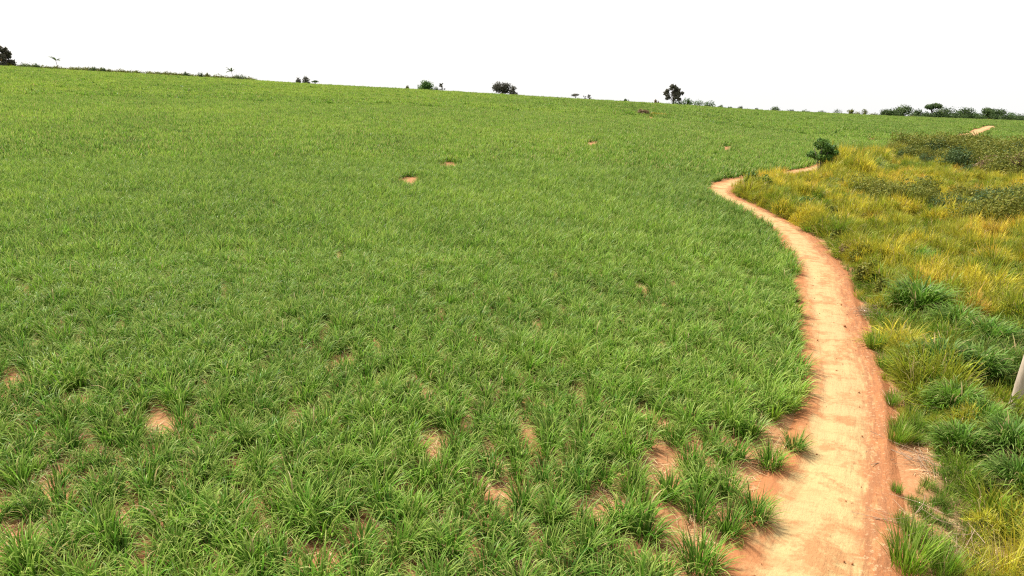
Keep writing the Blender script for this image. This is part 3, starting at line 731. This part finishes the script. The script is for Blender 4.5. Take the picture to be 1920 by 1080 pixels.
def crest_pos(px, off=0):
    d = ray(px, np.interp(px, [c[0] for c in CREST], [c[1] for c in CREST])); az = math.atan2(d[0], d[1])
    R = float(np.interp(az, AZ, TR)) + off
    x, y = R * math.sin(az), R * math.cos(az)
    p = np.array([x, y, float(ground_h(x, y))]); return p, float((p - EYE) @ FWD)

# horizon trees: px, width px, height px, style, palette, leaves, label
HT = [('conifer_tree', 14, 26, 34, 'conifer', 'grey', 1100, 'dark ragged conical tree at the left end of the horizon'),
      ('conifer_tree', -6, 26, 40, 'conifer', 'brown', 700, 'sparse reddish-brown tree cut by the left picture edge'),
      ('small_tree', 574, 14, 15, 'dome', 'grey', 420, 'boxy grey-brown tree between a tiny shrub and a small umbrella tree'),
      ('small_tree', 591, 12, 7, 'umbrella', 'dark', 260, 'small flat umbrella-shaped tree right of the boxy grey-brown tree'),
      ('dome_tree', 797, 27, 17, 'dome', 'mid', 1300, 'dense green dome-shaped tree alone on the ridge'),
      ('young_tree', 829, 10, 15, 'thin', 'grey', 160, 'thin wispy young tree right of the green dome-shaped tree'),
      ('broadleaf_tree', 941, 31, 22, 'round', 'grey', 1000, 'wide dark tree with open top, larger of two trees standing together'),
      ('broadleaf_tree', 963, 15, 18, 'dome', 'grey', 500, 'narrow dark tree, smaller of two trees standing together'),
      ('small_tree', 1079, 15, 9, 'umbrella', 'grey', 260, 'low flat-topped dark tree left of two slim trees on the ridge'),
      ('young_tree', 1096, 6, 8, 'thin', 'grey', 90, 'shorter of two slim grey trees side by side on the ridge'),
      ('young_tree', 1105, 9, 11, 'dome', 'grey', 200, 'taller of two slim grey trees side by side on the ridge'),
      ('ridge_tree', 1262, 30, 33, 'sparse', 'grey', 900, 'tall open-branched tree rising above the hedge on the ridge'),
      ('small_tree', 1571, 19, 7, 'dome', 'dark', 260, 'low spreading green tree left of two pale small trees far off'),
      ('small_tree', 1594, 10, 10, 'round', 'olive', 260, 'pale round small tree, left of a near pair far off'),
      ('small_tree', 1620, 11, 9, 'round', 'olive', 260, 'pale round small tree nearest the left end of the far woods'),
      ('woodland_tree', 1661, 19, 11, 'round', 'dark', 420, 'small dark tree at the left end of the far woods'),
      ('woodland_tree', 1692, 36, 19, 'round', 'dark', 800, 'broad dark tree second from the left of the far woods'),
      ('woodland_tree', 1722, 28, 15, 'round', 'dark', 600, 'dark tree just left of the tall umbrella tree in the woods'),
      ('umbrella_tree', 1747, 30, 26, 'umbrella', 'dark', 800, 'umbrella tree standing highest above the far woods'),
      ('woodland_tree', 1767, 38, 18, 'round', 'dark', 800, 'wide dark tree just right of the tall umbrella tree'),
      ('woodland_tree', 1792, 24, 15, 'round', 'mid', 500, 'medium green tree in the middle of the far woods'),
      ('woodland_tree', 1810, 30, 17, 'round', 'dark', 600, 'rounded dark tree left of the peaked tree in the woods'),
      ('woodland_tree', 1849, 32, 22, 'round', 'dark', 800, 'peaked tree, tallest in the right half of the far woods'),
      ('woodland_tree', 1830, 24, 14, 'round', 'mid', 450, 'lower green tree tucked beside the peaked tree in the woods'),
      ('woodland_tree', 1873, 34, 17, 'round', 'dark', 700, 'dark tree just right of the peaked tree in the woods'),
      ('woodland_tree', 1893, 28, 14, 'round', 'mid', 500, 'lower green tree near the right end of the woods'),
      ('woodland_tree', 1914, 32, 12, 'round', 'dark', 500, 'low dark tree at the right picture edge of the woods')]
for k, (nm, px, w, h, st, pal, nl, lab) in enumerate(HT):
    off = 6 if 'wood' not in nm and nm != 'umbrella_tree' else 15 + (k % 3) * 14
    p, z = crest_pos(px, off); m = z / FPX
    w *= 1.25; nl = int(nl * 1.6)
    if 'wood' in nm or nm == 'umbrella_tree': h *= 1.0
    make_tree(nm, lab, p, w * m, (h + 6) * m, st, pal, 40 + k, 'trees of the far woods' if nm == 'woodland_tree' else ('trees along the ridge' if nm != 'umbrella_tree' else None), leaves=nl)
p, z = crest_pos(109, 6); make_palm('wind-bent palm near the left end of the horizon, apart from bushes', p, 29 * z / FPX, 3, -1, 0)
p, z = crest_pos(437, 6); make_palm('small wind-bent palm beside a low hedge-like bush on the ridge', p, 25 * z / FPX, 4, -1, 0)

# low bushes on the horizon: px,w,h,pal,label
HB = [(51, 28, 6, 'dark', 'long low bush right of the conical tree on the ridge'), (70, 11, 6, 'dark', 'small round bush at the right end of a long low bush'),
      (175, 17, 6, 'dark', 'low dark bush, largest of three right of the first palm'), (193, 11, 5, 'dark', 'middle-sized of three low bushes right of the first palm'), (205, 8, 3, 'olive', 'smallest of three low bushes right of the first palm'),
      (349, 13, 6, 'dark', 'round dark bush, first of three left of the second palm'), (376, 9, 5, 'dark', 'squarish small bush, middle of three left of the second palm'), (389, 8, 4, 'olive', 'tiny bush, last of three left of the second palm'),
      (450, 25, 6, 'dark', 'low wide bush at the foot of the second palm'), (559, 9, 7, 'grey', 'tiny grey shrub left of the boxy grey-brown tree'),
      (765, 7, 3, 'olive', 'tiny shrub left of the dome-shaped tree'), (818, 14, 3, 'dark', 'flat shrub between the dome tree and the wispy young tree'),
      (1174, 9, 3, 'dark', 'tiny dark mound alone left of the open-branched tree'), (1231, 8, 4, 'brown', 'tiny brown shrub just left of the open-branched tree'),
      (1270, 26, 6, 'mid', 'hedge bush at the foot of the open-branched tree'), (1286, 16, 9, 'mid', 'tallest bush of the hedge right of the open-branched tree'), (1306, 30, 7, 'mid', 'long middle bush of the hedge on the ridge'), (1330, 22, 7, 'mid', 'right-end bush of the hedge on the ridge'),
      (1352, 11, 5, 'dark', 'small bush just past the right end of the hedge'), (1368, 9, 3, 'dark', 'tiny bush second past the right end of the hedge'),
      (1388, 10, 4, 'dark', 'tiny dark bush third past the right end of the hedge'), (1418, 9, 3, 'dark', 'very low dark bush midway between hedge and far rounded bush'), (1454, 20, 8, 'dark', 'rounded dark bush, largest on the far ridge right of the hedge'),
      (1482, 14, 4, 'dark', 'low bush just right of the rounded far bush'), (1510, 16, 4, 'dark', 'low flat bush midway along the far ridge'), (1540, 16, 4, 'dark', 'low bush left of the low spreading far tree'), (1606, 16, 4, 'olive', 'low scrub between the two pale small trees'), (1638, 16, 4, 'olive', 'low scrub left of the far woods')]
for k, (px, w, h, pal, lab) in enumerate(HB):
    p, z = crest_pos(px, 4); m = z / FPX
    make_bush('ridge_bush', lab, p, w * m * 1.2, (h + (8 if px < 1345 else 4.5)) * m * 1.5, pal, 300 + k, 'low bushes along the ridge', n=560, size=0.05 * h * m + .15, D=min(w * m, 6))
# undergrowth of the far woods and the weedy strip along the left crest: uncountable
def leaf_src(pal, seed, W, H, n, size):
    g = np.random.default_rng(seed); bl = []
    for k in range(7):
        a = g.uniform(0, 6.28); q = math.sqrt(g.uniform()) * .65; bl.append((W / 2 * q * math.cos(a), W / 2 * q * math.sin(a), H * g.uniform(.2, .62), W * .2, W * .2, H * .3))
    V, F, a, r = leaf_cloud(bl, n, size, seed, shell=.5)
    return src('scrub_source', mesh('scrub', V, F, ML[pal], {'along': a, 'rnd': r}))
P = []
g = np.random.default_rng(15)
for k in range(260):
    px = g.uniform(1652, 2100); p, z = crest_pos(px, g.uniform(5, 70)); P.append(p)
n = len(P)
scatter('woodland_undergrowth', [leaf_src('dark', 900 + k, 10, 7.0, 420, .5) for k in range(3)] + [leaf_src('olive', 905, 8, 4, 220, .45)], np.array(P), np.stack([np.zeros(n), np.zeros(n), g.uniform(0, 6, n)], 1), np.repeat(g.uniform(.7, 1.15, n)[:, None], 3, 1), g.integers(0, 4, n), np.zeros(n), 'dark undergrowth filling the far woods below the tree crowns', 'undergrowth')
P = []
for k in range(420):
    px = -150 + 625 * g.uniform(0, 1) ** 1.2; p, z = crest_pos(px, g.uniform(6, 18)); P.append(p)
n = len(P)
scatter('ridge_scrub', [leaf_src('olive', 910 + k, 9, 4.5, 460, .3) for k in range(3)], np.array(P), np.stack([np.zeros(n), np.zeros(n), g.uniform(0, 6, n)], 1), np.repeat((g.uniform(.55, 1.0, n) * np.linspace(1, 1, n))[:, None], 3, 1), g.integers(0, 3, n), np.zeros(n), 'dark olive weedy strip along the left part of the ridge', 'scrub')

# the tree by the track bend
tp = pix(1536, 328); tz = float((tp - EYE) @ FWD); m = tz / FPX
make_tree('bushy_tree', 'dark green bushy tree with several stems beside the track behind the bend', tp, 62 * m, 71 * m, 'multi', 'mid', 11, leaves=2100)

# shrubs standing in the wild growth: name, px, py(base), w px, h px, pal, label
SH = [(1578, 462, 40, 26, 'olive', 'drab olive bank shrub nearest the twig heap on the right track edge'), (1592, 486, 36, 24, 'brown', 'brownish bank shrub between olive shrubs on the right side of the track'), (1650, 566, 34, 30, 'olive', 'olive shrub leaning on the large rounded grass mound'),
      (1568, 358, 46, 17, 'dark', 'dark grey-green flattened shrub, left of two dark shrubs beyond the track bend'), (1612, 356, 40, 20, 'olive', 'dark brownish rounded shrub, right of two dark shrubs beyond the bend'),
      (1428, 368, 34, 26, 'mid', 'leafy green shrub at the inside of the track bend'), (1408, 352, 26, 20, 'mid', 'small green shrub closest to the turning point of the track bend'), (1500, 396, 40, 20, 'mid', 'bright green broadleaf shrub by the track past the bend'),
      (1548, 418, 36, 26, 'olive', 'drab olive shrub beside the track edge above the twig pile'), (1912, 344, 46, 46, 'brown', 'brown leafless-looking thicket shrub at the right picture edge'), (1690, 356, 34, 16, 'olive', 'dull olive shrub left end of the middle scrub band'),
      (1610, 500, 34, 30, 'olive', 'brown-green shrub on the right bank of the track'), (1625, 540, 38, 34, 'olive', 'larger brown-green shrub on the right bank near the green mound'),
      (1730, 352, 26, 14, 'brown', 'brown dry shrub in the gold grass below the far thicket'), (1700, 448, 26, 18, 'mid', 'small fresh green shrub in the gold grass'), (1745, 452, 24, 18, 'dark', 'small dark green shrub right of a fresh green one'),
      (1900, 468, 30, 22, 'dark', 'dark low shrub in gold grass near the right picture edge'), (1790, 488, 30, 20, 'dark', 'dark green shrub in the middle of the gold grass')]
for k, (px, py, w, h, pal, lab) in enumerate(SH):
    p = pix(px, py); z = float((p - EYE) @ FWD); m = z / FPX
    make_bush('shrub', lab, p, w * m * 1.15, h * m * 2.0, pal, 500 + k, 'shrubs in the wild growth', 'shrub', n=2600, size=0.06 + 0.0005 * z, lumps=16)

# thickets
def thicket(name, poly, spacing, label, seed, s0, s1):
    w = np.array([pix(*p)[:2] for p in poly]); g = np.random.default_rng(seed)
    x0, y0 = w.min(0); x1, y1 = w.max(0)
    X, Y = np.meshgrid(np.arange(x0, x1, spacing), np.arange(y0, y1, spacing)); X = X.ravel() + g.uniform(-.5, .5, X.size) * spacing; Y = Y.ravel() + g.uniform(-.5, .5, Y.size) * spacing
    wx = X + g.normal(0, 2.5, len(X)) + 4 * (fbm(X * .09, Y * .09, 81) - .47); wy = Y + g.normal(0, 4.5, len(X)) + 8 * (fbm(X * .09, Y * .09, 83) - .47)
    m = in_poly(wx, wy, [tuple(q) for q in w]) & (g.uniform(0, 1, len(X)) < .35 + .9 * smoothstep(.3, .5, fbm(X * .2, Y * .2, 85))); X, Y = X[m], Y[m]; n = len(X)
    s = s0 + (s1 - s0) * np.clip(fbm(X * .12, Y * .12, seed) * 2.4 - .7 + g.normal(0, .28, n), 0, 1)
    srcs = [leaf_src('olive', 930 + seed + k, 3.4, 2.0, 2600, .062) for k in range(4)] + [leaf_src('dark', 940 + seed, 3.0, 1.9, 2400, .062), leaf_src('brown', 945 + seed, 2.6, 1.5, 1500, .06)]
    scatter(name, srcs, np.stack([X, Y, ground_h(X, Y)], 1), np.stack([np.zeros(n), np.zeros(n), g.uniform(0, 6, n)], 1), np.stack([s, s, s], 1), g.choice(6, n, p=[.18, .18, .18, .18, .25, .03]), np.zeros(n), label, 'scrub thicket')
    print(name, n)
thicket('scrub_thicket', SCRUB1, 2.7, 'far olive-brown scrub thicket below the distant piece of track', 3, .8, 2.5)
thicket('scrub_thicket', SCRUB2, 1.8, 'nearer grey-olive scrub thicket crossing the gold grass', 4, .6, 1.8)

# big green grass mounds: px, py base, w px, h px, tint, label
def mound_geo(seed, n=420):
    g = np.random.default_rng(seed)
    dome = lambda x, y: 0.55 * np.maximum(0, 1 - (x * x + y * y) / 0.72)
    return cat_geo([blades(n, seed, (0.55, 1.0), (0.030, 0.055), 0.62, (10, 62), (1.0, 2.4), 5, base=dome), blades(n, seed + 1, (0.4, 0.8), (0.024, 0.042), 0.85, (25, 80), (0.6, 1.6), 4, base=dome)])
mounds = [blade_mesh('grass mound', mound_geo(800 + 3 * k), M_guin) for k in range(4)]
g = np.random.default_rng(3)
for k, (px, py, w, t, lab) in enumerate(MD):
    p = pix(px, py - w * .12); z = float((p - EYE) @ FWD); s = w * z / FPX / 1.6
    o = link('grass_mound', mounds[k % 4], None, p, g.uniform(0, 6)); o.scale = (s, s, s * g.uniform(.95, 1.15)); o['tint'] = float(t)
    tag(o, lab, 'grass mound', 'tall green grass mounds right of the track')

# tufts standing alone on bare soil
tuft_me = [blade_mesh('bright tuft', blades(170, 850 + k, (0.35, 0.75), (0.012, 0.022), 0.22, (3, 34), (0.1, 0.9), 4), M_guin) for k in range(3)]
TU = [(1712, 1012, 56, .8, 'bright grass tuft just above the big tuft at the bottom edge'), (1690, 985, 34, .7, 'small bright tuft at the track rim above the big bottom-edge tuft'), (1770, 1075, 66, .7, 'green tuft at the bottom edge among low olive grass'), (1672, 760, 34, .7, 'loose weed tuft on the right track edge above the bright lone tuft'),
      (1682, 830, 46, .85, 'bright green grass tuft on bare red soil at the track edge'), (1722, 806, 40, .65, 'loose green tuft behind the bright tuft on red soil'), (1700, 1068, 96, .95, 'big bright green grass tuft at the bottom edge right of the track'), (1742, 1040, 60, .8, 'bright grass tuft right beside the big bottom-edge tuft'),
      (1640, 655, 44, .85, 'upright green tuft on the right track edge below the twig pile'), (1655, 690, 36, .75, 'green tuft in the verge strip between twig pile and mounds'), (1680, 925, 26, .6, 'small lone tuft on the right rim of the rutted track'), (1385, 1030, 16, .6, 'tiny weed tuft on the left side of the track')]
for k, (px, py, w, t, lab) in enumerate(TU):
    p = pix(px, py); z = float((p - EYE) @ FWD); s = w * z / FPX / 0.70
    o = link('grass_tuft', tuft_me[k % 3], None, p, g.uniform(0, 6)); o.scale = (s, s, s); o['tint'] = float(t)
    tag(o, lab, 'grass tuft', 'tufts on the track verge')
CN = [(1443, 876, 54, 'lone sugarcane clump on orange soil nearest the track'), (1488, 846, 44, 'sugarcane clump leaning over the track edge beside the lone clump'), (1186, 930, 54, 'isolated sugarcane clump ringed by bare soil patches'), (1412, 975, 66, 'upright sugarcane clump on the track corner, taller than its neighbours'),
      (1362, 930, 62, 'sugarcane clump just behind the upright corner clump'), (1366, 1000, 62, 'sugarcane clump left of the upright corner clump'), (1310, 1070, 88, 'large sugarcane clump at the bottom edge left of the track')]
cane_big = [blade_mesh('cane clump big', cat_geo([blades(150, 870 + k, (0.5, 1.0), (0.016, 0.030), 0.27, (3, 40), (0.5, 1.9), 5), blades(90, 880 + k, (0.35, 0.75), (0.014, 0.024), 0.3, (20, 62), (0.4, 1.4), 4)]), M_cane) for k in range(3)]
for k, (px, py, w, lab) in enumerate(CN):
    p = pix(px, py); z = float((p - EYE) @ FWD); s = w * z / FPX / 0.80
    o = link('sugarcane_clump', cane_big[k % 3], None, p, g.uniform(0, 6)); o.scale = (s, s, s); o['tint'] = float(g.uniform(.1, .4))
    tag(o, lab, 'sugarcane clump', 'separate sugarcane clumps by the track')

# ------------------------------------------------------------------ pole, post, twigs
pp = pix(1893, 779)
z = float((pp - EYE) @ FWD); r0 = 9.8 * z / FPX
ringsP = []
def pole(name, pos, r, H, mat, label, cat, seed, lean=(0, 0)):
    g = np.random.default_rng(seed); V = []; F = []; n, kz = 16, 24
    for i in range(kz + 1):
        t = i / kz; rr_ = r * (1 - .28 * t)
        for k in range(n):
            a = 2 * PI * k / n; q = rr_ * (1 + .035 * math.sin(3 * a + 2 * t) + g.normal(0, .008))
            V.append((lean[0] * t * H + q * math.cos(a), lean[1] * t * H + q * math.sin(a), -0.6 + t * (H + .6)))
    for i in range(kz):
        for k in range(n): k2 = (k + 1) % n; F.append((i * n + k, i * n + k2, (i + 1) * n + k2, (i + 1) * n + k))
    V.append((lean[0] * H, lean[1] * H, H + .02)); c = len(V) - 1
    for k in range(0, n, 2): F.append((kz * n + k, kz * n + k + 1, kz * n + (k + 2) % n, c))
    return tag(link(name, mesh(name, V, F, mat, smooth=True), None, pos), label, cat)
pole('utility_pole', pp, r0, 7.5, M_pole, 'pale weathered wooden pole rising from the green mounds at the right edge', 'pole', 1, (0.09, 0))
p2 = pix(1917, 590); z = float((p2 - EYE) @ FWD)
pole('fence_post', p2, 3.2 * z / FPX, 26 * z / FPX * 1.1, M_post, 'short dark post in gold grass at the right picture edge', 'post', 2)
def twigs(name, pos, n, W, label, cat, seed, D=None, Lr=(0.4, 1.1), h=0.18):
    g = np.random.default_rng(seed); ln = []
    for k in range(n):
        x, y = g.normal(0, W * .3), g.normal(0, (D or W) * .3); a = g.uniform(0, 6.28); L = g.uniform(*Lr); zz = abs(g.normal(0, h)) + .02; dz = g.normal(0, .10); r = g.uniform(.004, .009)
        bx, by = g.normal(0, .07, 2)
        ln.append([(x - L / 2 * math.cos(a), y - L / 2 * math.sin(a), max(.02, zz - dz), r), (x + bx, y + by, zz, r * .9), (x + L / 2 * math.cos(a), y + L / 2 * math.sin(a), max(.02, zz + dz), r * .5)])
    V, F = tubes(ln, 5)
    return tag(link(name, mesh(name, V, F, M_twig), None, pos + np.array([0, 0, .03])), label, cat)
twigs('twig_pile', pix(1640, 592), 110, 1.3, 'pile of pale dry twigs on the right track verge left of the large mound', 'twig pile', 1)
twigs('twig_pile', pix(1532, 428), 60, 1.6, 'small heap of dry twigs on the right track edge further up', 'twig pile', 2)
twigs('dry_stalks', pix(1715, 760), 36, 1.6, 'dry stalks lying between the verge tufts and the green mounds', 'dry stalks', 3, h=.1)
twigs('dry_stalks', pix(1730, 868), 34, 1.3, 'thin dry stalks lying across the red soil patch', 'dry stalks', 4, h=.05, Lr=(.5, 1.5))
twigs('dry_stalks', pix(1790, 1030), 18, 0.9, 'grey dry stalks among low gold grass at the bottom right', 'dry stalks', 5, h=.2)
twigs('dry_stalks', pix(1712, 990), 16, 1.2, 'few long pale stalks reaching over the right rim of the track', 'dry stalks', 6, h=.15, Lr=(.8, 1.8))
bp = pix(1206, 217); z = float((bp - EYE) @ FWD); m = z / FPX
make_bush('brush_heap', 'dark brown brush heap standing in a gap of the far field', bp, 28 * m, 16 * m, 'brown', 901, None, 'brush heap', n=500, size=.3)
bp = pix(1232, 219); make_bush('brush_heap', 'low straw-coloured heap right of the dark brown brush heap', bp, 40 * m, 11 * m, 'yellow', 902, None, 'brush heap', n=400, size=.25)

# ------------------------------------------------------------------ camera, light, sky
cam = bpy.data.cameras.new('camera'); co = link('camera', cam); sc.camera = co
cam.sensor_width = 36; cam.lens = 36 * FPX / 1920; cam.clip_start = 0.1; cam.clip_end = 20000
from mathutils import Matrix
co.matrix_world = Matrix(((RIGHT[0], UP[0], -FWD[0], 0), (RIGHT[1], UP[1], -FWD[1], 0), (RIGHT[2], UP[2], -FWD[2], HC), (0, 0, 0, 1)))

SUN_EL, SUN_AZ = R_(54), R_(-42)     # azimuth measured clockwise from +Y
sl = bpy.data.lights.new('sun', 'SUN'); sl.energy = 4.2; sl.angle = R_(9); sl.color = (1, 0.95, 0.86)
so = link('sun', sl, None, (0, 0, 60))
sd = Vector((math.sin(SUN_AZ) * math.cos(SUN_EL), math.cos(SUN_AZ) * math.cos(SUN_EL), math.sin(SUN_EL)))
so.rotation_euler = (-sd).to_track_quat('-Z', 'Y').to_euler()
w = bpy.data.worlds.new('World'); sc.world = w; w.use_nodes = True
nt = w.node_tree; nt.nodes.clear()
out = nt.nodes.new('ShaderNodeOutputWorld'); bg = nt.nodes.new('ShaderNodeBackground')
sky = nt.nodes.new('ShaderNodeTexSky'); sky.sky_type = 'NISHITA'; sky.sun_disc = False
sky.sun_elevation = SUN_EL; sky.sun_rotation = SUN_AZ; sky.dust_density = 4.0; sky.air_density = 1.0
# thin bright overcast veil over the clear sky
mixn = mixc(nt, 0.78, sky.outputs[0], (10.6, 10.6, 10.5))
nt.links.new(mixn, bg.inputs[0]); bg.inputs[1].default_value = 0.055
nt.links.new(bg.outputs[0], out.inputs[0])

sc.view_settings.view_transform = 'Standard'; sc.view_settings.look = 'None'
sc.view_settings.exposure = 1.1; sc.view_settings.gamma = 1
sc.render.engine = 'CYCLES'
cy = sc.cycles
cy.max_bounces = 6; cy.diffuse_bounces = 3; cy.glossy_bounces = 2; cy.transmission_bounces = 3; cy.transparent_max_bounces = 4
cy.use_denoising = False; cy.denoiser = 'OPENIMAGEDENOISE'; cy.denoising_input_passes = 'RGB_ALBEDO_NORMAL'
cy.use_adaptive_sampling = True; cy.adaptive_threshold = 0.008
cy.filter_width = 1.2
